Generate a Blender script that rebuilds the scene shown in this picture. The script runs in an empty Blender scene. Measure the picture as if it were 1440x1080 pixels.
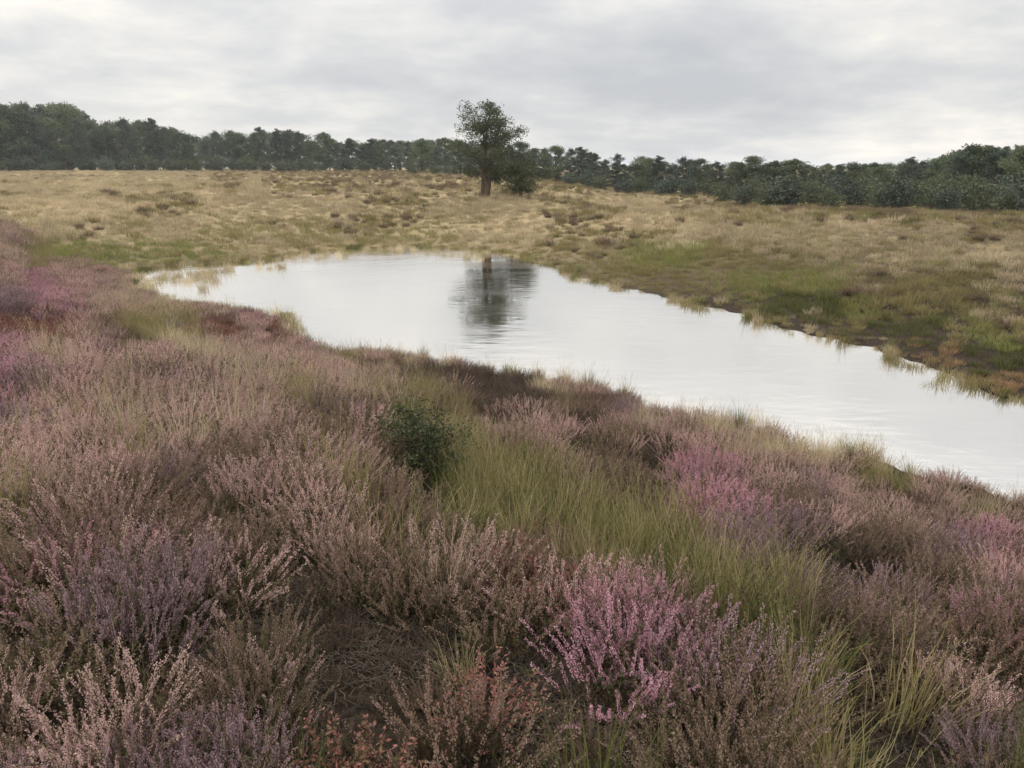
import bpy, math, random
import numpy as np
from mathutils import Vector, Matrix, noise as mnoise
R = math.radians
random.seed(11); rng = np.random.default_rng(11)
S = bpy.context.scene
C = S.collection

# ------------------------------------------------------------------ camera
EYE = Vector((0.0, 0.0, 3.0)); F = 1080.0; HORIZON = 235.0
PITCH = math.atan((540 - HORIZON) / F)
cd = bpy.data.cameras.new('camera'); cam = bpy.data.objects.new('camera', cd); C.objects.link(cam)
cd.sensor_width = 36; cd.lens = 27.0; cd.clip_start = 0.05; cd.clip_end = 9000
cam.location = EYE; cam.rotation_euler = (R(90) - PITCH, 0, 0); S.camera = cam
S.view_settings.view_transform = 'Standard'; S.view_settings.look = 'None'
S.view_settings.exposure = 0.26; S.view_settings.gamma = 1.0
S.cycles.max_bounces = 6; S.cycles.diffuse_bounces = 3; S.cycles.glossy_bounces = 3
S.cycles.transparent_max_bounces = 4

def ray(px, py):
    a = (px - 720) / F; b = (540 - py) / F
    c, s = math.cos(PITCH), math.sin(PITCH)
    return Vector((a, c + b * s, -s + b * c))
def at(px, py, z=0.0):
    d = ray(px, py); t = (z - EYE.z) / d.z
    return EYE + d * t
def pix(x, y, z):
    c, s = math.cos(PITCH), math.sin(PITCH)
    z = z - EYE.z
    f = y * c - z * s; u = y * s + z * c
    if f <= 0.05: return None
    return 720 + F * x / f, 540 - F * u / f

# ------------------------------------------------------------------ node helper
def N(nt, t, **kw):
    n = nt.nodes.new(t)
    for k, v in kw.items():
        if k.startswith('i_'):
            n.inputs[k[2:].replace('_', ' ')].default_value = v
        else: setattr(n, k, v)
    return n
def ramp(nt, stops, interp='LINEAR'):
    n = nt.nodes.new('ShaderNodeValToRGB'); cr = n.color_ramp; cr.interpolation = interp
    while len(cr.elements) < len(stops): cr.elements.new(0.5)
    for e, (p, c) in zip(cr.elements, stops):
        e.position = p; e.color = (*c, 1) if len(c) == 3 else c
    return n
def math_n(nt, op, a, b=None, c=None, clamp=False):
    n = nt.nodes.new('ShaderNodeMath'); n.operation = op; n.use_clamp = clamp
    for i, v in enumerate((a, b, c)):
        if v is None: continue
        if isinstance(v, (int, float)): n.inputs[i].default_value = v
        else: nt.links.new(v, n.inputs[i])
    return n.outputs[0]

# ------------------------------------------------------------------ sky (world) and sun
SUN_EL, SUN_AZ = R(38), R(-50)              # azimuth from +Y (into the picture), to the left
w = bpy.data.worlds.new('World'); S.world = w; w.use_nodes = True
nt = w.node_tree; nt.nodes.clear(); L = nt.links.new
out = N(nt, 'ShaderNodeOutputWorld')
sky = N(nt, 'ShaderNodeTexSky', sky_type='NISHITA', sun_disc=False, sun_elevation=SUN_EL, sun_rotation=SUN_AZ)
bgs = N(nt, 'ShaderNodeBackground'); bgs.inputs['Strength'].default_value = 0.08
L(sky.outputs[0], bgs.inputs['Color'])
tc = N(nt, 'ShaderNodeTexCoord'); sep = N(nt, 'ShaderNodeSeparateXYZ'); L(tc.outputs['Generated'], sep.inputs[0])
X, Y, Z = sep.outputs
zz = math_n(nt, 'ADD', math_n(nt, 'MAXIMUM', Z, 0.0), 0.21)
comb = N(nt, 'ShaderNodeCombineXYZ')
L(math_n(nt, 'DIVIDE', X, zz), comb.inputs[0]); L(math_n(nt, 'DIVIDE', Y, zz), comb.inputs[1])
n1 = N(nt, 'ShaderNodeTexNoise', i_Scale=0.75, i_Detail=9.0, i_Roughness=0.55, i_Distortion=0.35); L(comb.outputs[0], n1.inputs['Vector'])
n2 = N(nt, 'ShaderNodeTexNoise', i_Scale=2.3, i_Detail=8.0, i_Roughness=0.6, i_Distortion=0.2); L(comb.outputs[0], n2.inputs['Vector'])
def lobe(px, py, width):
    d = ray(px, py).normalized()
    vm = N(nt, 'ShaderNodeVectorMath', operation='DISTANCE'); L(tc.outputs['Generated'], vm.inputs[0]); vm.inputs[1].default_value = d
    return math_n(nt, 'POWER', 2.718, math_n(nt, 'MULTIPLY', math_n(nt, 'POWER', math_n(nt, 'DIVIDE', vm.outputs['Value'], width), 2.0), -1.0))
def lobe_box(px, py, wx, wz):               # a bank of cloud, wider than it is high
    d = ray(px, py).normalized()
    dx = math_n(nt, 'DIVIDE', math_n(nt, 'SUBTRACT', X, d.x), wx); dz = math_n(nt, 'DIVIDE', math_n(nt, 'SUBTRACT', Z, d.z), wz)
    s = math_n(nt, 'ADD', math_n(nt, 'MULTIPLY', dx, dx), math_n(nt, 'MULTIPLY', dz, dz))
    return math_n(nt, 'POWER', 2.718, math_n(nt, 'MULTIPLY', s, -1.0))
v = math_n(nt, 'ADD', math_n(nt, 'MULTIPLY', n1.outputs[0], 0.52), math_n(nt, 'MULTIPLY', n2.outputs[0], 0.48))
v = math_n(nt, 'ADD', math_n(nt, 'MULTIPLY', math_n(nt, 'SUBTRACT', v, 0.5), 2.2), 0.53)
v = math_n(nt, 'ADD', v, math_n(nt, 'MULTIPLY', lobe_box(-20, -20, 0.17, 0.045), 0.34))
v = math_n(nt, 'ADD', v, math_n(nt, 'MULTIPLY', lobe_box(1350, 15, 0.22, 0.045), 0.34))
v = math_n(nt, 'ADD', v, math_n(nt, 'MULTIPLY', lobe_box(1330, 195, 0.2, 0.026), 0.30))
v = math_n(nt, 'SUBTRACT', v, math_n(nt, 'MULTIPLY', lobe_box(960, 120, 0.28, 0.06), 0.34))
cr = ramp(nt, [(0.12, (0.49, 0.50, 0.525)), (0.42, (0.585, 0.59, 0.60)), (0.68, (0.735, 0.72, 0.695)), (0.95, (0.95, 0.885, 0.80))])
L(v, cr.inputs[0])
mr = N(nt, 'ShaderNodeMapRange', interpolation_type='SMOOTHSTEP'); L(Z, mr.inputs[0])
mr.inputs[1].default_value = 0.13; mr.inputs[2].default_value = 0.9; mr.inputs[3].default_value = 1.0; mr.inputs[4].default_value = 3.5
bgc = N(nt, 'ShaderNodeBackground'); L(cr.outputs[0], bgc.inputs['Color']); L(mr.outputs[0], bgc.inputs['Strength'])
mx = N(nt, 'ShaderNodeMixShader'); mx.inputs[0].default_value = 0.94
L(bgs.outputs[0], mx.inputs[1]); L(bgc.outputs[0], mx.inputs[2]); L(mx.outputs[0], out.inputs[0])

sd = bpy.data.lights.new('sun', 'SUN'); sd.energy = 1.4; sd.angle = R(14); sd.color = (1, 0.95, 0.87)
sun = bpy.data.objects.new('sun', sd); C.objects.link(sun)
sdir = Vector((math.sin(SUN_AZ) * math.cos(SUN_EL), math.cos(SUN_AZ) * math.cos(SUN_EL), math.sin(SUN_EL)))
sun.rotation_euler = sdir.to_track_quat('Z', 'Y').to_euler(); sun.location = sdir * 200

# ------------------------------------------------------------------ object helpers
def tag(o, label=None, cat=None, group=None, kind=None):
    for k, v_ in (('label', label), ('category', cat), ('group', group), ('kind', kind)):
        if v_: o[k] = v_
    return o
def link(name, me, parent=None):
    o = bpy.data.objects.new(name, me); C.objects.link(o)
    if parent: o.parent = parent
    return o
def empty(name, loc, rz=0.0, sc=1.0):
    o = bpy.data.objects.new(name, None); C.objects.link(o)
    o.location = loc; o.rotation_euler = (0, 0, rz); o.scale = (sc,) * 3; o.empty_display_size = 0.1
    return o
def copy_tree(o, parent=None):
    c = o.copy(); C.objects.link(c)
    if parent: c.parent = parent
    for ch in list(o.children): copy_tree(ch, c)
    return c
def mesh(name, V, Fc, mat, smooth=False):
    me = bpy.data.meshes.new(name)
    V = np.asarray(V, dtype=np.float32)
    me.from_pydata(V.tolist(), [], Fc if isinstance(Fc, list) else Fc.tolist())
    if mat: me.materials.append(mat)
    if smooth: me.polygons.foreach_set('use_smooth', [True] * len(me.polygons))
    me.update(); return me

class MB:
    def __init__(s): s.v = []; s.f = []
    def tube(s, pts, rad, n=6, cap=True):
        b = len(s.v); pts = [Vector(p) for p in pts]
        for i, p in enumerate(pts):
            t = (pts[min(i + 1, len(pts) - 1)] - pts[max(i - 1, 0)]).normalized()
            a = t.orthogonal().normalized() if abs(t.z) < 0.9 else Vector((1, 0, 0)).cross(t).normalized()
            c = t.cross(a)
            for k in range(n):
                an = 2 * math.pi * k / n
                s.v.append(p + (a * math.cos(an) + c * math.sin(an)) * rad[i])
        for i in range(len(pts) - 1):
            for k in range(n):
                s.f.append((b + i * n + k, b + i * n + (k + 1) % n, b + (i + 1) * n + (k + 1) % n, b + (i + 1) * n + k))
        if cap: s.f.append(tuple(b + (len(pts) - 1) * n + k for k in range(n)))
    def strip(s, pts, wid, side):
        b = len(s.v)
        for p, w_ in zip(pts, wid):
            s.v.append(p - side * w_ * 0.5); s.v.append(p + side * w_ * 0.5)
        for i in range(len(pts) - 1):
            s.f.append((b + 2 * i, b + 2 * i + 1, b + 2 * i + 3, b + 2 * i + 2))
    def leaf(s, p, ax, nrm, l, w_):            # a pointed four-corner leaf
        b = len(s.v); sd_ = ax.cross(nrm)
        s.v += [p, p + ax * l * 0.45 + sd_ * w_ * 0.5, p + ax * l, p + ax * l * 0.45 - sd_ * w_ * 0.5]
        s.f.append((b, b + 1, b + 2, b + 3))
    def mesh(s, name, mat, smooth=False): return mesh(name, [tuple(p) for p in s.v], s.f, mat, smooth)

def rv():
    while True:
        q = Vector((random.uniform(-1, 1), random.uniform(-1, 1), random.uniform(-1, 1)))
        if 0.05 < q.length < 1: return q.normalized()

# ------------------------------------------------------------------ materials
def plant_mat(name, cols, rough=0.75, trans=0.25, obj_var=0.22, spec=0.2):
    """cols: list of base colours a leaf may have; each leaf (island) takes one of them"""
    m = bpy.data.materials.new(name); m.use_nodes = True; nt = m.node_tree; nt.nodes.clear(); L = nt.links.new
    o = N(nt, 'ShaderNodeOutputMaterial'); geo = N(nt, 'ShaderNodeNewGeometry'); oi = N(nt, 'ShaderNodeObjectInfo')
    n = len(cols)
    r = ramp(nt, [((i + 0.5) / n, c) for i, c in enumerate(cols)]); L(geo.outputs['Random Per Island'], r.inputs[0])
    hsv = N(nt, 'ShaderNodeHueSaturation')
    L(math_n(nt, 'MULTIPLY_ADD', oi.outputs['Random'], 2 * obj_var, 1 - obj_var), hsv.inputs['Value'])
    L(math_n(nt, 'MULTIPLY_ADD', math_n(nt, 'FRACT', math_n(nt, 'MULTIPLY', oi.outputs['Random'], 7.31)), 0.022, 0.489), hsv.inputs['Hue'])
    L(r.outputs[0], hsv.inputs['Color'])
    b = N(nt, 'ShaderNodeBsdfPrincipled'); b.inputs['Roughness'].default_value = rough; b.inputs['Specular IOR Level'].default_value = spec
    L(hsv.outputs[0], b.inputs['Base Color'])
    if trans:
        t = N(nt, 'ShaderNodeBsdfTranslucent'); L(hsv.outputs[0], t.inputs['Color'])
        mxs = N(nt, 'ShaderNodeMixShader'); mxs.inputs[0].default_value = trans
        L(b.outputs[0], mxs.inputs[1]); L(t.outputs[0], mxs.inputs[2]); L(mxs.outputs[0], o.inputs[0])
    else: L(b.outputs[0], o.inputs[0])
    return m
def bark_mat(name, c1, c2, scale=6):
    m = bpy.data.materials.new(name); m.use_nodes = True; nt = m.node_tree; L = nt.links.new
    b = nt.nodes['Principled BSDF']; b.inputs['Roughness'].default_value = 0.9
    t = N(nt, 'ShaderNodeTexCoord'); mp = N(nt, 'ShaderNodeMapping'); mp.inputs['Scale'].default_value = (1, 1, 0.25)
    L(t.outputs['Object'], mp.inputs[0]); n = N(nt, 'ShaderNodeTexNoise', i_Scale=float(scale), i_Detail=6.0); L(mp.outputs[0], n.inputs[0])
    r = ramp(nt, [(0.3, c1), (0.7, c2)]); L(n.outputs[0], r.inputs[0]); L(r.outputs[0], b.inputs['Base Color'])
    bp = N(nt, 'ShaderNodeBump', i_Strength=0.6, i_Distance=0.03); L(n.outputs[0], bp.inputs['Height']); L(bp.outputs[0], b.inputs['Normal'])
    return m

# ------------------------------------------------------------------ pond outline and terrain height
FAR = [(190, 384), (240, 376), (300, 372), (380, 366), (430, 354), (500, 349), (570, 347), (640, 350), (700, 355), (750, 364), (795, 382), (850, 400), (910, 414), (1020, 437),
       (1090, 459), (1180, 482), (1290, 513), (1390, 553), (1480, 580), (1640, 615), (1900, 660)]
NEAR = [(1900, 800), (1640, 742), (1445, 702), (1390, 690), (1285, 664), (1220, 643), (1120, 626), (1040, 602), (960, 585), (900, 570), (850, 550), (750, 534),
        (640, 518), (545, 500), (445, 492), (408, 456), (370, 442), (300, 436), (240, 428), (195, 408)]
ctrl = [at(px, py, 0.0) for px, py in FAR + NEAR]
def catmull(P, k=5):
    o = []; n = len(P)
    for i in range(n):
        a, b, c, d = P[i - 1], P[i], P[(i + 1) % n], P[(i + 2) % n]
        for j in range(k):
            t = j / k
            o.append(0.5 * (2 * b + (c - a) * t + (2 * a - 5 * b + 4 * c - d) * t * t + (3 * b - a - 3 * c + d) * t ** 3))
    return o
poly = np.array([(p.x, p.y) for p in catmull(ctrl)])
def sdf(P):                                   # >0 on land, <0 in the water
    A = poly; B = np.roll(poly, -1, 0); out_ = np.empty(len(P))
    for s in range(0, len(P), 20000):
        p = P[s:s + 20000]
        e = B - A; wv = p[:, None, :] - A[None]
        t = np.clip((wv * e).sum(2) / (e * e).sum(1), 0, 1)
        dd = np.sqrt(((wv - t[..., None] * e) ** 2).sum(2).min(1))
        cond = (A[None, :, 1] <= p[:, None, 1]) != (B[None, :, 1] <= p[:, None, 1])
        xi = A[:, 0] + (p[:, None, 1] - A[:, 1]) * e[:, 0] / np.where(e[:, 1] == 0, 1e-9, e[:, 1])
        ins = (cond & (p[:, None, 0] < xi)).sum(1) % 2 == 1
        out_[s:s + 20000] = np.where(ins, -dd, dd)
    return out_
def sm(a, b, x):
    t = np.clip((x - a) / (b - a), 0, 1); return t * t * (3 - 2 * t)
def wob(x, y, s, seed):
    r_ = np.random.default_rng(seed); o = 0
    for k in range(5):
        a = r_.uniform(0, 6.28); f = s * r_.uniform(0.6, 1.7); o = o + np.sin((x * math.cos(a) + y * math.sin(a)) * f + r_.uniform(0, 6.28))
    return o / 5
aL = at(190, 395); aR = at(1440, 630)
def height(P):
    x, y = P[:, 0], P[:, 1]
    d = sdf(P) + 0.26 * wob(x, y, 2.1, 3) + 0.13 * wob(x, y, 7, 4)
    lx, ly = aR.x - aL.x, aR.y - aL.y
    side = ((x - aL.x) * ly - (y - aL.y) * lx) / math.hypot(lx, ly)      # >0 towards the camera
    near = sm(-3, 3, side)
    W = 9 * near + 13 * (1 - near)
    dist = np.hypot(x, y)
    right = sm(-0.01, 0.16, x / np.maximum(y, 1)) * sm(24, 56, dist)
    A = 1.25 + (1 - near) * 0.2 - right * 1.2
    h = A * sm(0, 1, np.clip(d, 0, None) / W)
    h = np.where(d > 0, h + 0.05 * sm(0, 0.25, d), -0.7 * sm(0, 2.2, -d))
    h = h + sm(45, 160, y) * 0.75 * (1 - right)
    land = sm(0.2, 2.5, d)
    h = h + land * (0.085 * wob(x, y, 1.25, 7) + 0.035 * wob(x, y, 3.1, 8)) + sm(15, 60, dist) * land * 0.22 * wob(x, y, 0.16, 9)
    h = h + sm(300, 2500, dist) * 4 * wob(x, y, 0.004, 12)
    return h
def H1(x, y): return float(height(np.array([[x, y]]))[0])

# ------------------------------------------------------------------ ground
def build_ground():
    nr, na = 300, 420
    rr = np.geomspace(0.35, 4200, nr)
    ang = np.linspace(-math.pi, math.pi, na, endpoint=False)
    # finer towards the picture
    ang = ang - 0.62 * np.sin(ang)
    Rr, An = np.meshgrid(rr, ang, indexing='ij')
    P = np.stack([(Rr * np.sin(An)).ravel(), (Rr * np.cos(An)).ravel()], 1)
    P = np.vstack([P, [[0, 0]]]); h = height(P)
    V = np.column_stack([P, h]); i = np.arange(nr - 1)[:, None] * na + np.arange(na)[None]
    j = np.arange(nr - 1)[:, None] * na + (np.arange(na)[None] + 1) % na
    Q = np.stack([i, i + na, j + na, j], -1).reshape(-1, 4)[:, ::-1].tolist()
    c = len(V) - 1
    Q += [(c, (k + 1) % na, k) for k in range(na)]
    m = bpy.data.materials.new('heath_soil'); m.use_nodes = True; nt = m.node_tree; L = nt.links.new
    b = nt.nodes['Principled BSDF']; b.inputs['Roughness'].default_value = 0.95; b.inputs['Specular IOR Level'].default_value = 0.1
    g = N(nt, 'ShaderNodeNewGeometry'); mp = N(nt, 'ShaderNodeMapping'); L(g.outputs['Position'], mp.inputs[0])
    mp.inputs['Scale'].default_value = (0.45, 1.0, 1.0)
    a1 = N(nt, 'ShaderNodeTexNoise', i_Scale=0.09, i_Detail=8.0, i_Roughness=0.62); L(mp.outputs[0], a1.inputs[0])
    a2 = N(nt, 'ShaderNodeTexNoise', i_Scale=22.0, i_Detail=10.0, i_Roughness=0.78); L(g.outputs['Position'], a2.inputs[0])
    heath = ramp(nt, [(0.30, (0.13, 0.115, 0.055)), (0.42, (0.23, 0.185, 0.10)), (0.52, (0.29, 0.225, 0.13)), (0.62, (0.32, 0.25, 0.145)), (0.74, (0.22, 0.20, 0.095))])
    L(a1.outputs[0], heath.inputs[0])
    peat = ramp(nt, [(0.3, (0.010, 0.007, 0.005)), (0.5, (0.028, 0.020, 0.013)), (0.68, (0.075, 0.052, 0.034))]); L(a2.outputs[0], peat.inputs[0])
    ln = N(nt, 'ShaderNodeVectorMath', operation='LENGTH'); L(g.outputs['Position'], ln.inputs[0])
    mr = N(nt, 'ShaderNodeMapRange'); L(ln.outputs['Value'], mr.inputs[0]); mr.inputs[1].default_value = 18; mr.inputs[2].default_value = 34
    mix = N(nt, 'ShaderNodeMix', data_type='RGBA'); L(mr.outputs[0], mix.inputs[0]); L(peat.outputs[0], mix.inputs[6]); L(heath.outputs[0], mix.inputs[7])
    L(mix.outputs[2], b.inputs['Base Color'])
    bp = N(nt, 'ShaderNodeBump', i_Strength=0.8, i_Distance=0.05); L(a2.outputs[0], bp.inputs['Height']); L(bp.outputs[0], b.inputs['Normal'])
    o = link('ground', mesh('ground', V, Q, m, True)); o['kind'] = 'structure'
build_ground()

# ------------------------------------------------------------------ water
def build_water():
    m = bpy.data.materials.new('pool_water'); m.use_nodes = True; nt = m.node_tree; nt.nodes.clear(); L = nt.links.new
    o = N(nt, 'ShaderNodeOutputMaterial'); g = N(nt, 'ShaderNodeNewGeometry')
    gl = N(nt, 'ShaderNodeBsdfGlossy');  gl.inputs['Color'].default_value = (0.985, 0.965, 0.93, 1)
    df = N(nt, 'ShaderNodeBsdfDiffuse'); df.inputs['Color'].default_value = (0.10, 0.085, 0.055, 1)
    fr = N(nt, 'ShaderNodeFresnel'); fr.inputs['IOR'].default_value = 1.6
    mr = N(nt, 'ShaderNodeMapRange'); L(fr.outputs[0], mr.inputs[0]); mr.inputs[1].default_value = 0.02; mr.inputs[2].default_value = 0.45; mr.inputs[3].default_value = 0.70; mr.inputs[4].default_value = 0.97
    mx = N(nt, 'ShaderNodeMixShader'); L(mr.outputs[0], mx.inputs[0]); L(df.outputs[0], mx.inputs[1]); L(gl.outputs[0], mx.inputs[2]); L(mx.outputs[0], o.inputs[0])
    mp = N(nt, 'ShaderNodeMapping'); mp.inputs['Scale'].default_value = (1, 2.2, 1); mp.inputs['Rotation'].default_value = (0, 0, 0.25); L(g.outputs['Position'], mp.inputs[0])
    a = N(nt, 'ShaderNodeTexNoise', i_Scale=1.6, i_Detail=4.0, i_Roughness=0.5); L(mp.outputs[0], a.inputs[0])
    wq = N(nt, 'ShaderNodeTexNoise', i_Scale=0.35, i_Detail=4.0); L(g.outputs['Position'], wq.inputs[0])
    bp = N(nt, 'ShaderNodeBump', i_Strength=0.13, i_Distance=0.05); L(math_n(nt, 'MULTIPLY', a.outputs[0], math_n(nt, 'MULTIPLY_ADD', wq.outputs[0], 3.4, -0.9, True)), bp.inputs['Height'])
    for n in (gl, fr): L(bp.outputs[0], n.inputs['Normal'])
    wp = N(nt, 'ShaderNodeTexNoise', i_Scale=0.22, i_Detail=3.0); L(mp.outputs[0], wp.inputs[0])
    wr = N(nt, 'ShaderNodeMapRange'); L(wp.outputs[0], wr.inputs[0]); wr.inputs[1].default_value = 0.4; wr.inputs[2].default_value = 0.62; wr.inputs[3].default_value = 0.03; wr.inputs[4].default_value = 0.13
    L(wr.outputs[0], gl.inputs['Roughness'])
    x0, y0 = poly.min(0) - 1.0; x1, y1 = poly.max(0) + 1.0
    # a sheet that follows the pool, kept under the banks
    cen = poly.mean(0)
    nrm = np.roll(poly, -1, 0) - np.roll(poly, 1, 0); nrm = np.stack([nrm[:, 1], -nrm[:, 0]], 1); nrm /= np.linalg.norm(nrm, axis=1)[:, None]
    test = sdf(poly + nrm * 0.05); nrm = np.where(test[:, None] > 0, nrm, -nrm)
    ring = poly + nrm * 0.45
    me = mesh('water', [(p[0], p[1], 0.012) for p in ring], [list(range(len(ring)))[::-1]], m)
    if me.polygons[0].normal.z < 0: me.flip_normals()
    o = link('water', me); o['kind'] = 'structure'
build_water()

# ------------------------------------------------------------------ what grows where: read off the photograph, cell by cell
# P pink heather  p faded rosy heather  m mauve  b brown  d dark  k bare dark gap  r reddish  g olive grass  G dark green grass
# t tan grass  T straw sedge  l fresh green grass  o dark olive heath  . water
Y0 = 238; CELL = 34
GRID = [
 'tttTTttttbtbbbbbbbbbbdddddddddddddddddddddd',  # 238
 'TTTTTTTTTtttttttttttttTTttttbbbddddddddddkk',  # 272
 'tttbtgttgggbggbogggtTTTbbTTTTtttttTTTbttbtt',  # 306
 'tglllllllggoogTTTTTTTooogglllooodottTTTTTTt',  # 340
 'pPpppt...................ooooglllllbboooott',  # 374
 'mPPptt....P................ooooGGGGloooobgl',  # 408
 'rrrpbgggrrpr....................bbooGGGgllg',  # 442
 'PrrprbpTTpppptgt...................bbrrrGGG',  # 476
 'PttpbtpbttttppppddddddT...............grrrr',  # 510
 'mtppppppttttgttgtgbddddbbm...............gg',  # 544
 'ppttttttppppbbbbGggppppddptttT.............',  # 578
 'pttppgbpbbbbpppbddgggbppbbddppttTTT........',  # 612
 'tppbbbdbbbpppggbkkGgggggbdbdPPPppttggg.....',  # 646
 'gbbppbbdddbdpbgbbbbGdggbbbgbrPPPbmppppbttt.',  # 680
 'pbPbbbppbbdddppbggtddbgbbgGGbbmmmdddbpbmPPp',  # 714
 'PbPdpmPmbpddpppbbbtppbbdggggGGmbbbbddddbPPb',  # 748
 'ddddmmmmdbpkddbbbbbdrrbbPpbpbgGbgbbPPbdddpP',  # 782
 'kpbdmmddmbbkkpbdbpkdbbdPPPPbgGdGGbddmmddrPb',  # 816
 'dpbdbbddbpbdddkdGbgdGbkdrrPPpbddGbbdbbbddbr',  # 850
 'dPddkkbbbbbbkdkkkbGGGkkkdrPPPbbbbGddbppddmr',  # 884
 'pbbpddbbbbbbbddkkkdrdkkbbddddbbbbGkGkbbpmmd',  # 918
 'dmPppdPbpbbddrrddpbdbddbbddddbbbbgbGkdbmmdm',  # 952
 'bPPppdmbbmdrdrrrbpbrrbdgdkkGbrbdbggGGddddmd',  # 986
 'ddmbbbpmmmddGdrrrrrdddddddddGbbddpbggGGkkGGG',  # 1020
 'mdpdddmddrbddrrrrddddddGGbdGdbbrbbggbPdGGGG',  # 1054
]
def kind_at(x, y, z):
    p = pix(x, y, z)
    if p is None: return None
    c = int((p[0] + random.uniform(-13, 13)) // CELL); r = int((p[1] + random.uniform(-10, 10) - Y0) // CELL)
    c = min(max(c, 0), 42); r = min(max(r, 0), len(GRID) - 1)
    return GRID[r][c]

# ------------------------------------------------------------------ heather and grass models
def heather_model(seed, spikes=110, rad=0.19, hgt=0.30, florets=26, lean=0.62):
    random.seed(seed); hgt *= random.uniform(0.82, 1.15); lean *= random.uniform(0.7, 1.45); spikes = int(spikes * random.uniform(0.8, 1.2)); tilt = rv() * 0.18; st = MB(); fl = MB(); up = Vector((0, 0, 1))
    for i in range(spikes):
        a = random.uniform(0, 6.283); q = math.sqrt(random.random())
        base = Vector((math.cos(a), math.sin(a), 0)) * q * rad * 0.75
        dirv = (Vector((math.cos(a), math.sin(a), 0)) * q * lean + up + tilt + rv() * 0.27).normalized()
        ln = hgt * random.uniform(0.62, 1.12) * (1 - 0.22 * q * q)
        bend = rv() * 0.075; bend.z = 0
        pt = lambda t: base + dirv * ln * t + bend * t * t + up * 0.03 * t * t
        sd_ = dirv.orthogonal().normalized()
        st.strip([pt(0), pt(0.35), pt(0.7), pt(1)], [0.0035, 0.003, 0.0022, 0.0012], sd_)
        has = random.random() < 0.8; t0 = random.uniform(0.42, 0.66) if has else 1.0
        for k in range(16 if has else 26):
            t = random.uniform(0.22, t0); p = pt(t); o = rv(); ax = (o * 0.8 + dirv * 0.7).normalized()
            st.leaf(p, ax, ax.orthogonal().normalized(), random.uniform(0.014, 0.03), 0.006)
        if has:
            for k in range(florets):
                t = t0 + (1.0 - t0) * (k + random.random()) / florets
                p = pt(t); o = rv(); o = (o - dirv * o.dot(dirv)); o = o.normalized() if o.length > 0.05 else sd_
                r_ = 0.0065 * (1.2 - (t - t0) / (1.001 - t0) * 0.85)
                ax = (o * 0.8 + dirv * 0.75).normalized()
                fl.leaf(p + o * r_ * 0.4, ax, rv(), random.uniform(0.006, 0.0095), random.uniform(0.0045, 0.007))
    return st, fl
def bilberry_model(seed, stems=70, rad=0.19, hgt=0.26):
    random.seed(seed); st = MB(); fl = MB(); up = Vector((0, 0, 1))
    for i in range(stems):
        a = random.uniform(0, 6.283); q = math.sqrt(random.random())
        base = Vector((math.cos(a), math.sin(a), 0)) * q * rad * 0.6
        dirv = (Vector((math.cos(a), math.sin(a), 0)) * q * 0.8 + up + rv() * 0.35).normalized(); ln = hgt * random.uniform(0.5, 1.1)
        pt = lambda t: base + dirv * ln * t
        st.strip([pt(0), pt(0.5), pt(1)], [0.004, 0.003, 0.0015], dirv.orthogonal().normalized())
        for k in range(26):
            t = random.uniform(0.25, 1); ax = (rv() + dirv * 0.5 + up * 0.2).normalized()
            fl.leaf(pt(t), ax, (up + rv() * 0.8).normalized(), random.uniform(0.014, 0.026), random.uniform(0.008, 0.013))
    return st, fl
def grass_model(seed, blades=90, rad=0.10, hgt=0.30, wid=0.0045, droop=0.5):
    random.seed(seed); b = MB(); up = Vector((0, 0, 1))
    for i in range(blades):
        a = random.uniform(0, 6.283); q = math.sqrt(random.random())
        o = Vector((math.cos(a), math.sin(a), 0)); base = o * q * rad; a2 = a + random.uniform(-0.9, 0.9)
        o2 = Vector((math.cos(a2), math.sin(a2), 0)); ln = hgt * random.uniform(0.45, 1.15); dr = droop * random.uniform(0.2, 1.2)
        pts = [base + up * ln * (t - 0.35 * dr * t * t * t) + o2 * ln * dr * (0.25 * t + 0.7 * t * t) for t in (0, 0.35, 0.7, 1)]
        sd_ = o2.cross(up) if random.random() < 0.7 else o2
        b.strip(pts, [wid, wid * 0.9, wid * 0.6, wid * 0.12], (sd_ + rv() * 0.3).normalized())
    if rad < 0.2:                              # a few flowering stalks of moor grass
        for i in range(7):
            a = random.uniform(0, 6.283); o = Vector((math.cos(a), math.sin(a), 0)); ln = hgt * random.uniform(1.15, 1.6); q = random.uniform(0.1, 0.35)
            pt = lambda t: o * rad * 0.3 + up * ln * t + o * ln * q * t * t
            b.strip([pt(0), pt(0.4), pt(0.75), pt(1)], [0.0022, 0.0018, 0.0014, 0.0008], o.cross(up))
            for k in range(16):
                t = random.uniform(0.72, 1); ax = (up + rv() * 0.5 + o * q).normalized(); b.leaf(pt(t), ax, rv(), random.uniform(0.008, 0.014), 0.003)
    return b

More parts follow.
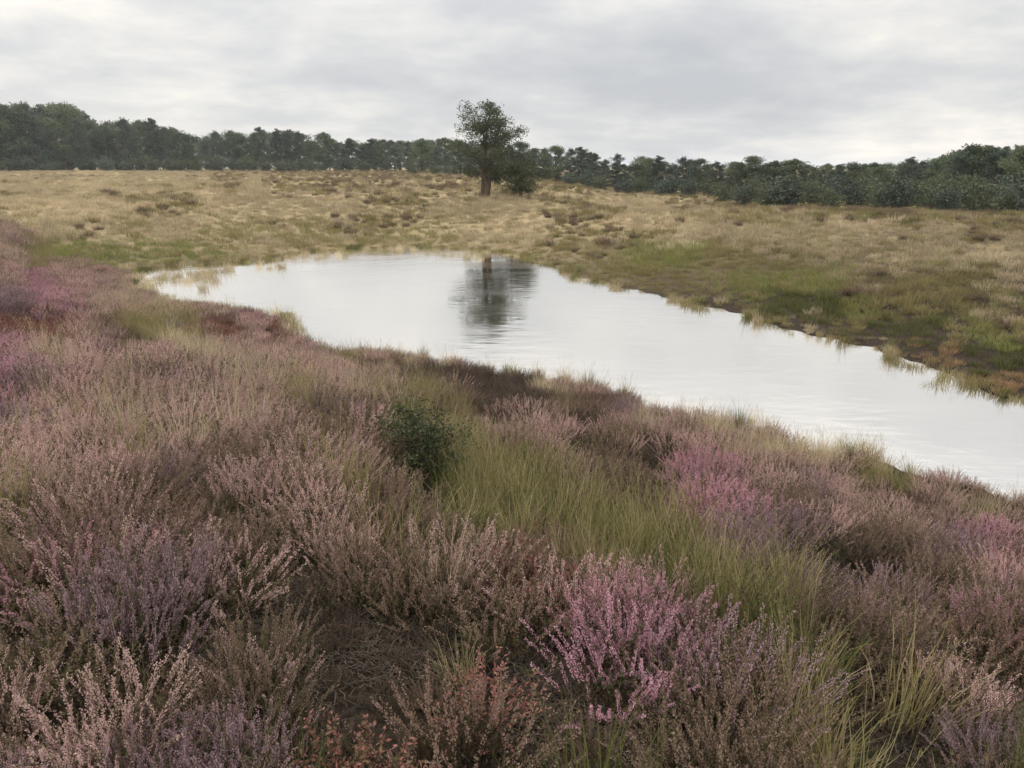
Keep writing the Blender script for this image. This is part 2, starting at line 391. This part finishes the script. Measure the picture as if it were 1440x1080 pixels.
STEM = plant_mat('heather_stem', [(0.060, 0.042, 0.024), (0.080, 0.062, 0.030), (0.095, 0.066, 0.038), (0.065, 0.068, 0.026)])
STEMD = plant_mat('old_heather_stem', [(0.035, 0.027, 0.018), (0.06, 0.045, 0.03), (0.05, 0.05, 0.022)])
HEATH = {   # flower or leaf colours for each kind of heather tussock
 'P': ([(0.42, 0.20, 0.25), (0.49, 0.26, 0.31), (0.54, 0.33, 0.36), (0.34, 0.19, 0.20)], STEM),
 'p': ([(0.48, 0.315, 0.28), (0.53, 0.38, 0.31), (0.42, 0.30, 0.22), (0.50, 0.305, 0.325)], STEM),
 'm': ([(0.25, 0.155, 0.18), (0.31, 0.20, 0.235), (0.24, 0.165, 0.155), (0.29, 0.195, 0.195)], STEM),
 'b': ([(0.19, 0.128, 0.085), (0.24, 0.17, 0.118), (0.16, 0.11, 0.07), (0.235, 0.145, 0.13)], STEM),
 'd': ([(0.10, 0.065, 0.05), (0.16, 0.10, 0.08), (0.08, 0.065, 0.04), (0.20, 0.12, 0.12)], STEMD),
 'r': ([(0.22, 0.085, 0.07), (0.29, 0.125, 0.105), (0.16, 0.075, 0.055), (0.14, 0.105, 0.05)], STEMD),
}
GRASS = {
 'g': [(0.19, 0.165, 0.062), (0.25, 0.21, 0.09), (0.15, 0.145, 0.048), (0.33, 0.27, 0.15)],
 'G': [(0.07, 0.085, 0.022), (0.11, 0.11, 0.03), (0.15, 0.13, 0.05), (0.05, 0.06, 0.02)],
 't': [(0.36, 0.285, 0.185), (0.44, 0.355, 0.24), (0.30, 0.245, 0.145), (0.26, 0.225, 0.12)],
 'T': [(0.48, 0.385, 0.25), (0.54, 0.445, 0.31), (0.41, 0.335, 0.20), (0.36, 0.30, 0.17)],
 'l': [(0.155, 0.18, 0.048), (0.20, 0.205, 0.06), (0.13, 0.145, 0.04), (0.24, 0.21, 0.08)],
 'R': [(0.30, 0.175, 0.085), (0.37, 0.23, 0.12), (0.24, 0.14, 0.065), (0.22, 0.17, 0.08)],
 'o': [(0.16, 0.135, 0.05), (0.22, 0.18, 0.075), (0.14, 0.14, 0.045), (0.26, 0.20, 0.10)],
}
NV = 5
HM = {}; GM = {}
for kk, (cols, stm) in HEATH.items():
    fm = plant_mat({'P': 'pink_heather', 'p': 'faded_heather', 'm': 'mauve_heather', 'b': 'brown_heather', 'd': 'dark_heather', 'r': 'reddish_leaf'}[kk], cols, trans=0.3)
    for v_ in range(NV):
        if kk == 'r': s_, f_ = bilberry_model(400 + v_)
        else: s_, f_ = heather_model(100 + v_ * 7 + ord(kk), florets={'P': 84, 'p': 76, 'm': 70, 'b': 60, 'd': 26}[kk])
        HM[kk, v_] = (s_.mesh('stems', stm), f_.mesh('flowers' if kk != 'r' else 'leaves', fm))
for kk, cols in GRASS.items():
    gm = plant_mat({'g': 'olive_grass', 'G': 'green_grass', 't': 'tan_grass', 'T': 'straw_sedge', 'l': 'fresh_grass', 'o': 'dark_olive_grass', 'R': 'rusty_grass'}[kk], cols, trans=0.35, obj_var=0.18)
    for v_ in range(NV):
        GM[kk, v_] = grass_model(200 + v_ * 5 + ord(kk)).mesh('grass', gm)
        GM[kk, v_ + 10] = grass_model(300 + v_ * 5 + ord(kk), blades=120, rad=0.42, hgt=0.42, wid=0.016, droop=0.7).mesh('grass', gm)
random.seed(5)

# ------------------------------------------------------------------ scatter: candidate plants
near_pts = []      # (dist, kind, x, y, z, scale, rot)
def jitter_grid(x0, x1, y0, y1, step):
    xs = np.arange(x0, x1, step); ys = np.arange(y0, y1, step)
    G_ = np.stack(np.meshgrid(xs, ys), -1).reshape(-1, 2); return G_ + rng.uniform(-0.5, 0.5, G_.shape) * step
def in_view(x, y, z, mx_=90, my=140):
    p = pix(x, y, z); return p and -mx_ < p[0] < 1440 + mx_ and 150 < p[1] < 1080 + my
lxn, lyn = aR.x - aL.x, aR.y - aL.y
cand = jitter_grid(-22, 14, 0.9, 27, 0.175)
cand = cand[(np.abs(cand[:, 0]) < 0.75 * cand[:, 1] + 1.3)]
sd_ = sdf(cand); hh = height(cand)
side = ((cand[:, 0] - aL.x) * lyn - (cand[:, 1] - aL.y) * lxn) / math.hypot(lxn, lyn)
STRIP = [(690, 670), (800, 715), (900, 745), (985, 795), (1050, 850), (1110, 915), (1140, 975), (1180, 1060)]
HOLLOWS = [(at(px, py, 1.12).x, at(px, py, 1.12).y, hr) for px, py, hr in [(528, 915, 0.24), (1243, 955, 0.15), (405, 815, 0.17), (1360, 830, 0.2), (40, 815, 0.18), (770, 905, 0.15), (290, 905, 0.13), (1180, 730, 0.22), (290, 697, 0.22), (860, 1000, 0.12)]]
for (x, y), d, h, s in zip(cand, sd_, hh, side):
    if d < 0.12 or s < -0.3: continue
    if not in_view(x, y, h + 0.2): continue
    k = kind_at(x, y, h + 0.14 * (1 + (y < 6)))
    if k is None: continue
    tiny = False
    if k == '.': k = random.choice('pTtb')
    if k == 't' and random.random() < 0.6: k = 'p'
    pm = pix(x, y, h + 0.16)
    on_strip = pm and any(abs((pm[0] - a) * (d_ - b) - (pm[1] - b) * (c - a)) / math.hypot(c - a, d_ - b) < 34 and -0.1 < ((pm[0] - a) * (c - a) + (pm[1] - b) * (d_ - b)) / ((c - a) ** 2 + (d_ - b) ** 2) < 1.1 for (a, b), (c, d_) in zip(STRIP, STRIP[1:]))
    if on_strip and random.random() < 0.72: k = random.choice('gGg'); tiny = False
    elif k == 'p' and y < 3.6 and random.random() < 0.45: k = random.choice('bbd')
    ktop = kind_at(x, y, h + 0.34)
    if random.random() < 0.12 and k not in 'kd': k = random.choice('bbpmdgp')
    if k == 'k':
        if random.random() < 0.3: continue
        k = 'd'; tiny = True
    size = 0.55 + 0.45 * min(1, max(0.0, d) / 3.5)
    size *= random.uniform(0.8, 1.2) * ((0.62 if y < 8 else 0.95) if k == 'd' else 1.22 if k in GRASS else 1.0)
    if y < 8 and ktop in ('d', 'k'):
        if random.random() < 0.3: tiny = True
        size *= 0.55
    elif y < 7 and 'k' in (kind_at(x, y, h + 0.2), kind_at(x, y, h + 0.45)): tiny = random.random() < 0.5; size *= 0.5
    elif ktop in ('g', 'G') and k in HEATH: size *= 0.72
    size *= 1 + 0.34 * mnoise.noise(Vector((x * 0.9, y * 0.9, 3.3)))
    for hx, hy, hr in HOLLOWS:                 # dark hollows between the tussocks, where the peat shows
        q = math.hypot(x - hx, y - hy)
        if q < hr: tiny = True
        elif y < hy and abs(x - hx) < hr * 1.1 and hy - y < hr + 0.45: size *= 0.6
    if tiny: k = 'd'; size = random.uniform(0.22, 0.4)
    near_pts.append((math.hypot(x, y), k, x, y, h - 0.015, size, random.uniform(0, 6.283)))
near_pts.sort(key=lambda t: t[0])

def where(x, y, z):
    p = pix(x, y, z) or (720, 1080)
    c = 'left' if p[0] < 480 else ('middle' if p[0] < 960 else 'right')
    return c, ('at the bottom' if p[1] > 930 else 'low down')
LBL = {'P': 'bright pink flowering heather tussock', 'p': 'faded rosy heather tussock', 'm': 'dull mauve heather tussock', 'b': 'brown heather tussock past its bloom',
       'd': 'dark woody heather tussock', 'r': 'reddish leafy bilberry tussock', 'g': 'olive green grass tussock', 'G': 'dark green grass tussock', 't': 'tan dry grass tussock', 'T': 'straw coloured sedge tussock',
       'l': 'fresh green grass tussock', 'o': 'dark olive grass tussock', 'R': 'rusty brown grass tussock'}
HG = 'heather tussocks nearest the viewer'; GG = 'grass tussocks among the near heather'
protos = {}; stuff_pts = {'heather': [], 'grass': []}
nh = ng = 0
for dist, k, x, y, z, s, rz in near_pts:
    v_ = random.randrange(NV); key = (k, v_); hea = k in HEATH
    if hea: indiv = nh < 290 or key not in protos
    else: indiv = ng < 150 or key not in protos
    if not indiv:
        stuff_pts['heather' if hea else 'grass'].append((key, x, y, z, s, rz)); continue
    c, r_ = where(x, y, z)
    lab = f"{LBL[k]} {r_} {'in the' if c == 'middle' else 'on the'} {c} of the foreground"
    if hea:
        nh += 1
        if key in protos: o = copy_tree(protos[key])
        else:
            nm = 'bilberry_tussock' if k == 'r' else 'heather_tussock'
            o = empty(nm, (0, 0, 0)); link('stems', HM[key][0], o); link('leaves' if k == 'r' else 'flowers', HM[key][1], o); protos[key] = o
        tag(o, lab, 'bilberry' if k == 'r' else 'heather', 'bilberry tussocks nearest the viewer' if k == 'r' else HG)
    else:
        ng += 1
        if key in protos: o = protos[key].copy(); C.objects.link(o)
        else: o = link('grass_tussock', GM[key]); protos[key] = o
        tag(o, lab, 'grass', GG)
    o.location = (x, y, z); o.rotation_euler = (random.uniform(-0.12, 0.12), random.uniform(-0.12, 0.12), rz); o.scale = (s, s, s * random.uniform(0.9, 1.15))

# ------------------------------------------------------------------ ground cover as stuff: points that carry plants
def cover(name, pts, source, label):
    """pts: (key, x, y, z, scale, rot); source: key -> list of objects that make one plant"""
    keys = sorted({p[0] for p in pts}); idx = {k: i for i, k in enumerate(keys)}
    me = bpy.data.meshes.new(name); me.from_pydata([(p[1], p[2], p[3]) for p in pts], [], [])
    a = me.attributes.new('plant', 'INT', 'POINT'); a.data.foreach_set('value', [idx[p[0]] for p in pts])
    a = me.attributes.new('size', 'FLOAT', 'POINT'); a.data.foreach_set('value', [p[4] for p in pts])
    a = me.attributes.new('turn', 'FLOAT_VECTOR', 'POINT')
    a.data.foreach_set('vector', [q for p in pts for q in (random.uniform(-.14, .14), random.uniform(-.14, .14), p[5])])
    o = link(name, me); tag(o, label, None, None, 'stuff')
    ng_ = bpy.data.node_groups.new(name, 'GeometryNodeTree')
    ng_.interface.new_socket('Geometry', in_out='INPUT', socket_type='NodeSocketGeometry'); ng_.interface.new_socket('Geometry', in_out='OUTPUT', socket_type='NodeSocketGeometry')
    gi = ng_.nodes.new('NodeGroupInput'); go = ng_.nodes.new('NodeGroupOutput'); jn = ng_.nodes.new('GeometryNodeJoinGeometry'); L = ng_.links.new
    def attr(nm, dt):
        n = ng_.nodes.new('GeometryNodeInputNamedAttribute'); n.data_type = dt; n.inputs['Name'].default_value = nm; return [q for q in n.outputs if q.enabled][0]
    pa, sa, ta = attr('plant', 'INT'), attr('size', 'FLOAT'), attr('turn', 'FLOAT_VECTOR')
    e2r = ng_.nodes.new('FunctionNodeEulerToRotation'); L(ta, e2r.inputs[0])
    for k in keys:
        cmp_ = ng_.nodes.new('FunctionNodeCompare'); cmp_.data_type = 'INT'; cmp_.operation = 'EQUAL'
        ins = [q for q in cmp_.inputs if q.enabled and q.type == 'INT']; L(pa, ins[0]); ins[1].default_value = idx[k]
        for ob in source(k):
            oi = ng_.nodes.new('GeometryNodeObjectInfo'); oi.transform_space = 'ORIGINAL'; oi.inputs['Object'].default_value = ob; oi.inputs['As Instance'].default_value = True
            ip = ng_.nodes.new('GeometryNodeInstanceOnPoints'); L(gi.outputs[0], ip.inputs['Points']); L(cmp_.outputs[0], ip.inputs['Selection'])
            L(oi.outputs['Geometry'], ip.inputs['Instance']); L(e2r.outputs[0], ip.inputs['Rotation']); L(sa, ip.inputs['Scale']); L(ip.outputs[0], jn.inputs[0])
    L(jn.outputs[0], go.inputs[0])
    md = o.modifiers.new('plants', 'NODES'); md.node_group = ng_
    return o
cover('heather_carpet', stuff_pts['heather'], lambda k: list(protos[k].children), 'carpet of pink, rosy and brown heather covering the near bank')
if stuff_pts['grass']:
    cover('grass_cover', stuff_pts['grass'], lambda k: [protos[k]], 'olive and tan grass growing through the heather of the near bank')

# twigs, dead sprigs and scraps of moss lying on the peat
def litter_model(seed):
    random.seed(seed); b = MB(); up = Vector((0, 0, 1))
    for i in range(150):
        q = math.sqrt(random.random()) * 0.26; a = random.uniform(0, 6.283); p = Vector((math.cos(a) * q, math.sin(a) * q, random.uniform(0.006, 0.03)))
        ax = rv(); ax.z *= 0.22; ax.normalize(); ln = random.uniform(0.02, 0.11); bd = rv() * 0.18 * ln
        b.strip([p, p + ax * ln * 0.5 + bd, p + ax * ln], [0.0045, 0.0035, 0.002], ax.cross(up).normalized())
    for i in range(260):
        q = math.sqrt(random.random()) * 0.26; a = random.uniform(0, 6.283); p = Vector((math.cos(a) * q, math.sin(a) * q, random.uniform(0.004, 0.018)))
        ax = (rv() + up * 0.3).normalized(); b.leaf(p, ax, rv(), random.uniform(0.006, 0.018), random.uniform(0.004, 0.008))
    return b
LIT = plant_mat('dead_litter', [(0.018, 0.012, 0.008), (0.036, 0.025, 0.017), (0.065, 0.046, 0.032), (0.020, 0.019, 0.009), (0.034, 0.021, 0.015)], trans=0.0, obj_var=0.2)
lv = []; lf = []
for v_ in range(3):
    lm = litter_model(700 + v_); lv.append(([tuple(p) for p in lm.v], lm.f))
random.seed(8); BV = []; BF = []
spots = [(hx + random.gauss(0, hr * 0.7), hy + random.gauss(0, hr * 0.7)) for hx, hy, hr in HOLLOWS for _ in range(9)]
spots += [(x, y) for x, y in jitter_grid(-3.4, 3.4, 1.2, 4.6, 0.42) if abs(x) < 0.75 * y + 0.5]
for x, y in spots:
    V_, F_ = random.choice(lv); c_, s_ = math.cos(random.uniform(0, 6.28)), 0; a = random.uniform(0, 6.283); c_, s_ = math.cos(a), math.sin(a); b0 = len(BV)
    pts = np.array([(x + c_ * p[0] - s_ * p[1], y + s_ * p[0] + c_ * p[1], p[2]) for p in V_])
    g_ = height(np.array([[x, y], [x + 0.1, y], [x, y + 0.1]])); gx, gy = (g_[1] - g_[0]) * 10, (g_[2] - g_[0]) * 10
    pts[:, 2] += g_[0] + (pts[:, 0] - x) * gx + (pts[:, 1] - y) * gy
    BV += pts.tolist(); BF += [tuple(i + b0 for i in f) for f in F_]
tag(link('heath_litter', mesh('heath_litter', BV, BF, LIT)), 'dead twigs and moss lying on the dark peat between the tussocks', None, None, 'stuff')

# far side: grass heath in big clumps, to about 120 m
far = []; fp = {}
def far_zone(x0, x1, y0, y1, step, grow, near_cut=0):
    cand = jitter_grid(x0, x1, y0, y1, step); cand = cand[np.abs(cand[:, 0]) < 0.74 * cand[:, 1] + 2]
    d = sdf(cand); h = height(cand); s = ((cand[:, 0] - aL.x) * lyn - (cand[:, 1] - aL.y) * lxn) / math.hypot(lxn, lyn)
    for (x, y), dd, hz, ss in zip(cand, d, h, s):
        if dd < 0.1 or ss > -0.3 or y < near_cut: continue
        if not in_view(x, y, hz, 60, 0): continue
        k = kind_at(x, y, hz + 0.12)
        if k in (None, '.'): k = 'o'
        nz = mnoise.noise(Vector((x * 0.16, y * 0.09, 5.1))) + 0.5 * mnoise.noise(Vector((x * 0.5, y * 0.3, 2.1)))
        if nz > 0.32 and random.random() < 0.75: k = random.choice('bobd')
        elif nz < -0.34 and random.random() < 0.7 and k not in 'lGr': k = random.choice('ttg')
        if k == 'l' and random.random() < 0.25: k = random.choice('gog')
        if k == 'T' and random.random() < 0.4: k = 't'
        k = {'P': 'p', 'm': 'o', 'b': random.choice('tob'), 'd': random.choice('oGob'), 'k': 'd', 'r': 'R'}.get(k, k)
        n = 0.5 + 0.5 * mnoise.noise(Vector((x * 0.35, y * 0.35, 1.7)))
        sc = random.uniform(0.5, 1.0) * (0.55 + 0.7 * n) * grow * (0.5 + 0.5 * min(1, dd / 1.5))
        if k in HEATH: key = (k, random.randrange(NV)); sc *= 1.5
        else: key = (k, 10 + random.randrange(NV))
        far.append((key, x, y, hz - 0.02, sc, random.uniform(0, 6.283)))
far_zone(-34, 30, 7, 24, 0.27, 0.58)
far_zone(-40, 36, 24, 42, 0.40, 0.75)
far_zone(-95, 95, 42, 148, 0.95, 1.0)
def far_src(k):
    if k[0] in HEATH: return list(protos[k].children)
    if k not in fp:
        i = next(j for j, p in enumerate(far) if p[0] == k)
        p = far[i]
        o = link('grass_tussock', GM[k]); o.location = p[1:4]; o.rotation_euler = (0, 0, p[5]); o.scale = (p[4],) * 3
        tag(o, LBL[k[0]] + ' on the open heath across the pool', 'grass', 'grass tussocks on the heath across the pool'); fp[k] = o
    return [fp[k]]
cover('moor_grass', [p for p in far if p[0][0] not in HEATH or p[0] in protos], far_src, 'tan, olive and green grass of the open heath across the pool')

# sedge along the water's edge
sed = []
for i in range(len(poly)):
    a, b = poly[i], poly[(i + 1) % len(poly)]; n = int(np.linalg.norm(b - a) / 0.16) + 1
    for j in range(n):
        p = a + (b - a) * random.random() + rng.normal(0, 0.2, 2)
        if mnoise.noise(Vector((p[0] * 0.8, p[1] * 0.8, 9))) < -0.05 and p[1] < 20: continue
        if not in_view(p[0], p[1], 0, 60, 0): continue
        fs = i < len(FAR) * 5
        k = random.choice('oGgot') if fs else random.choice('TtgtGo')
        key = (k, random.randrange(NV)) if (k, 0) in protos and (k, 1) in protos and (k, 2) in protos and p[1] < 16 else (k, 10 + random.randrange(NV))
        sed.append((key, p[0], p[1], max(H1(p[0], p[1]), -0.06), (random.uniform(0.5, 0.95) if key[1] < 10 else random.uniform(0.3, 0.5)), random.uniform(0, 6.283)))
for px, py, n in [(260, 392, 34), (330, 388, 40), (385, 380, 26), (470, 360, 40), (560, 354, 46), (640, 358, 30)]:
    c0 = at(px, py)
    for j in range(n):                         # thin sedge standing in the shallows
        y = c0.y + random.gauss(0, 0.045 * c0.y); x = c0.x + random.gauss(0, 0.045 * c0.y)
        if not -2.2 < sdf(np.array([[x, y]]))[0] < -0.1: continue
        key = (random.choice('Tgt'), random.randrange(NV))
        if key in protos: sed.append((key, x, y, -0.08, random.uniform(0.7, 1.15), random.uniform(0, 6.283)))
def sed_src(k):
    return [protos[k]] if k[1] < 10 else far_src(k)
sed = [s_ for s_ in sed if s_[0][1] < 10 or any(f[0] == s_[0] for f in far)]
cover('shore_sedge', sed, sed_src, 'straw and olive sedge fringing the edge of the pool')

# ------------------------------------------------------------------ trees
def tree_model(seed, height_, width, style, leaf, nleaf, mats, base=0.2, twin=0.6, clump=1.0):
    """trunk with limbs, and a crown of many leaves gathered in clumps at the limb ends"""
    random.seed(seed); tr = MB(); cr_ = MB(); up = Vector((0, 0, 1))
    nst = 1 if style != 'bushy' else 3; tips = []
    for q in range(nst):
        lean = Vector((random.uniform(-1, 1), random.uniform(-1, 1), 0)) * (0.05 if nst == 1 else 0.16) * height_
        hh_ = height_ * (1.0 if q == 0 else random.uniform(twin, twin + 0.2)); b0 = Vector((random.uniform(-1, 1), random.uniform(-1, 1), 0)) * 0.05 * width * (q > 0)
        wob_ = [Vector((random.uniform(-1, 1), random.uniform(-1, 1), 0)) * 0.018 * height_ for _ in range(7)]
        path = [b0 + up * hh_ * t / 6 * 0.96 + lean * (t / 6) ** 1.4 + wob_[t] * (t > 0) for t in range(7)]
        r0 = 0.022 * height_ + 0.02
        tr.tube(path, [r0 * (1.25 if t == 0 else 1) * (1 - t / 6.4) + 0.01 for t in range(7)], 7)
        nl = {'pine': 22, 'round': 20, 'bushy': 18}[style]
        for j in range(nl):
            f = base + (0.97 - base) * ((j + random.random() * 0.8) / nl)
            i = min(5, int(f * 6)); p = path[i].lerp(path[i + 1], f * 6 - i)
            if style == 'pine': prof = 0.25 + 0.95 * (1 - f) ** 0.6 * min(1, (f - base) * 5 + 0.45)
            else: prof = math.sin(math.pi * min(0.98, 0.14 + 0.86 * (f - base) / (1 - base))) ** 0.6
            ln = width * 0.5 * prof * random.uniform(0.6, 1.1); a = j * 2.4 + random.uniform(-0.5, 0.5)
            d = Vector((math.cos(a), math.sin(a), random.uniform(-0.05, 0.35) if style == 'pine' else random.uniform(0.15, 0.75))).normalized()
            e = p + d * ln; mid = p.lerp(e, 0.55) + up * 0.05 * ln
            tr.tube([p, mid, e], [r0 * 0.32 * (1.1 - f), r0 * 0.2 * (1.1 - f), 0.006], 4, False)
            for t in (0.45, 0.75, 1.0): tips.append((p.lerp(e, t), 0.75 + 0.5 * t, f))
        tips.append((path[-1], 0.8, 1.0)); tips.append((path[-1] - up * 0.06 * height_, 1.0, 0.9))
    per = max(8, nleaf // len(tips)); cs = width * (0.15 if style == 'pine' else 0.17) * clump
    for p, s_, f in tips:
        if random.random() < 0.1: continue
        r_ = cs * s_ * random.uniform(0.65, 1.2) * (0.75 if style == 'pine' and f > 0.85 else 1)
        n_ = int(per * random.uniform(0.6, 1.3))
        for _ in range(n_):
            o = rv() * (random.random() ** 0.45) * r_; o.z *= 0.62
            ax = (rv() + o.normalized() * 0.6 + up * 0.25).normalized()
            l = leaf * random.uniform(0.6, 1.3)
            cr_.leaf(p + o, ax, rv(), l, l * (0.35 if style == 'pine' else 0.7))
    return tr.mesh('trunk', mats[0], True), cr_.mesh('crown', mats[1])
BARK = bark_mat('pine_bark', (0.05, 0.035, 0.025), (0.14, 0.09, 0.06)); BIRCH = bark_mat('birch_bark', (0.12, 0.11, 0.10), (0.45, 0.43, 0.40), 5)
PINE = plant_mat('pine_needles', [(0.055, 0.075, 0.054), (0.07, 0.09, 0.062), (0.09, 0.108, 0.07), (0.045, 0.062, 0.048)], trans=0.12, obj_var=0.35)
LEAF = plant_mat('broad_leaves', [(0.07, 0.094, 0.05), (0.09, 0.115, 0.055), (0.115, 0.125, 0.06), (0.056, 0.075, 0.045)], trans=0.2, obj_var=0.4)
LONE = plant_mat('lone_tree_leaves', [(0.06, 0.076, 0.042), (0.08, 0.098, 0.05), (0.11, 0.124, 0.062), (0.05, 0.062, 0.035)], trans=0.25, obj_var=0.0)

def plant_tree(name, model, x, y, sc, rz, label, cat, group, sz=1.0, sink=0.05):
    o = empty(name, (x, y, H1(x, y) - sink), rz, sc); o.scale = (sc, sc, sc * sz)
    link('trunk', model[0], o); link('crown', model[1], o)
    return tag(o, label, cat, group)
def xz(px, D): return (px - 720) / F * D * 1.0

# the lone tree and the bush at its foot
D = 43.0
lone = tree_model(77, 5.0, 4.0, 'bushy', 0.09, 26000, (BARK, LONE), 0.2, 0.78, 0.62)
kx = D * math.cos(PITCH) + 2.2 * math.sin(PITCH)
plant_tree('lone_tree', lone, (679 - 720) / F * kx, D, 1.0, 0.6, 'lone dark bushy tree standing on the far bank, mirrored in the pool', 'tree', None)
bush = tree_model(78, 2.3, 2.5, 'bushy', 0.085, 9000, (BARK, LONE), 0.08, 0.6, 0.75)
plant_tree('shrub', bush, (733 - 720) / F * kx, D - 0.3, 1.0, 0.2, 'dark rounded bush close against the right side of the lone tree', 'shrub', None)

# the wood beyond: each tree its own copy
models = []
for i in range(4): models.append(('pine_tree', tree_model(20 + i, 10, 4.6, 'pine', 0.34, 8000, (BARK, PINE), 0.10 + 0.05 * (i % 2))))
for i in range(4): models.append(('broadleaf_tree', tree_model(40 + i, 9, 6.2, 'round', 0.28, 8500, (BIRCH if i == 2 else BARK, LEAF), 0.05)))
random.seed(99)
def top_y(px):                            # crown line of the wood, read off the photograph
    pts = [(-200, 150), (0, 164), (60, 154), (130, 158), (170, 177), (250, 180), (290, 196), (350, 188), (430, 190), (480, 198), (540, 202), (600, 198), (650, 200), (750, 209), (830, 213),
           (880, 222), (1000, 226), (1120, 228), (1230, 230), (1280, 224), (1310, 210), (1380, 206), (1440, 214), (1640, 208)]
    for (a, b), (c, d) in zip(pts, pts[1:]):
        if a <= px <= c: return b + (d - b) * (px - a) / (c - a)
    return 210
def base_D(px):
    if px < 480: return 150
    if px < 760: return 150 - (px - 480) / 280 * 55
    return 95 - min(1, (px - 760) / 680) * 44
lastp = {}
def wood(px, D, part):
    x = (px - 720) / F * D; h = H1(x, D)
    ty = top_y(px) + random.uniform(-6, 10) * (1 if part == 'front' else 0.5) + (random.uniform(0, 9) if random.random() < .3 else 0)
    topz = EYE.z + (HORIZON - ty) / F * D * 1.03
    Ht = max(1.6, topz - h)
    pine = random.random() < (0.45 if px < 700 else 0.6)
    i = random.randrange(4) + (0 if pine else 4); nm, mo = models[i]; href = 10 if pine else 9
    sc = Ht / href; sc_w = sc * (1.0 if Ht > 6 else 1.25)
    sec = 'on the left of the far wood' if px < 300 else ('in the low middle stretch of the far wood' if px < 760 else 'in the nearer dark wood on the right')
    lab = ('dark pine ' if pine else 'dull green broadleaf tree ') + sec
    g = 'trees of the far wood'
    if i not in lastp:
        o = plant_tree(nm, mo, x, D, sc_w, random.uniform(0, 6.28), lab, 'tree', g, sc / sc_w); lastp[i] = o
    else:
        o = copy_tree(lastp[i]); o.location = (x, D, h - 0.05); o.rotation_euler = (0, 0, random.uniform(0, 6.28)); o.scale = (sc_w, sc_w, sc); tag(o, lab, 'tree', g)
px = -90
while px < 1540:
    D0 = base_D(px); wood(px, D0 * random.uniform(0.97, 1.06), 'front'); px += random.uniform(13, 19)
px = -80
while px < 1540:
    D0 = base_D(px); wood(px, D0 * random.uniform(1.12, 1.3), 'back'); px += random.uniform(13, 19)
# dark scrub before the wood on the right and the middle
sh = [tree_model(60 + i, 2.0, 2.6, 'bushy', 0.2, 1600, (BARK, LONE if i else PINE), 0.04) for i in range(3)]
firsts = {}
for px in list(range(-60, 520, 10)) + list(range(520, 1000, 18)) + list(range(1000, 1500, 15)):
    p = px + random.uniform(-9, 9); D0 = base_D(p) * (random.uniform(0.93, 0.99) if p < 1000 else random.uniform(0.66, 0.95)); x = (p - 720) / F * D0
    i = random.randrange(3); s_ = random.uniform(0.6, 1.05) * (1.25 if p < 520 else 0.85 if p < 1000 else 1.0)
    lab = 'low dark shrub by the '  + ('tall far wood left of the lone tree' if p < 640 else 'low far wood just right of the lone tree' if p < 1000 else 'nearer wood on the right')
    if i not in firsts: firsts[i] = plant_tree('shrub', sh[i], x, D0, s_, random.uniform(0, 6), lab, 'shrub', 'low shrubs along the foot of the wood')
    else:
        o = copy_tree(firsts[i]); o.location = (x, D0, H1(x, D0) - 0.05); o.rotation_euler = (0, 0, random.uniform(0, 6.28)); o.scale = (s_,) * 3; tag(o, lab, 'shrub', 'low shrubs along the foot of the wood')

# dark green evergreen bush among the near heather
jp = tree_model(91, 0.66, 0.85, 'bushy', 0.026, 8000, (BARK, plant_mat('evergreen_sprigs', [(0.03, 0.045, 0.018), (0.05, 0.065, 0.024), (0.075, 0.08, 0.03), (0.02, 0.03, 0.014)], trans=0.12, obj_var=0.0)), 0.03, 0.55, 0.6)
g0 = at(598, 672, 0.75)
for _ in range(6): g0 = at(598, 672, H1(g0.x, g0.y) + 0.05)
plant_tree('evergreen_bush', jp, g0.x, g0.y, 1.0, 0.4, 'small dark green evergreen bush among the heather near the middle of the bank', 'shrub', None, sink=0.02)

# ------------------------------------------------------------------ thin damp air over the whole heath
hv = [(sx * 4600, sy * 4600, z) for z in (-14.0, 17.0) for sx, sy in ((-1, -1), (1, -1), (1, 1), (-1, 1))]
hm = bpy.data.materials.new('haze_air'); hm.use_nodes = True; nt = hm.node_tree; nt.nodes.clear()
ho = N(nt, 'ShaderNodeOutputMaterial'); pv = N(nt, 'ShaderNodeVolumePrincipled'); pv.inputs['Color'].default_value = (0.93, 0.96, 1.0, 1)
pv.inputs['Density'].default_value = 0.0003; nt.links.new(pv.outputs[0], ho.inputs['Volume'])
o = link('haze', mesh('haze', hv, [(3, 2, 1, 0), (4, 5, 6, 7), (0, 1, 5, 4), (1, 2, 6, 5), (2, 3, 7, 6), (3, 0, 4, 7)], hm)); o['kind'] = 'stuff'; o['label'] = 'thin pale air over the far heath'
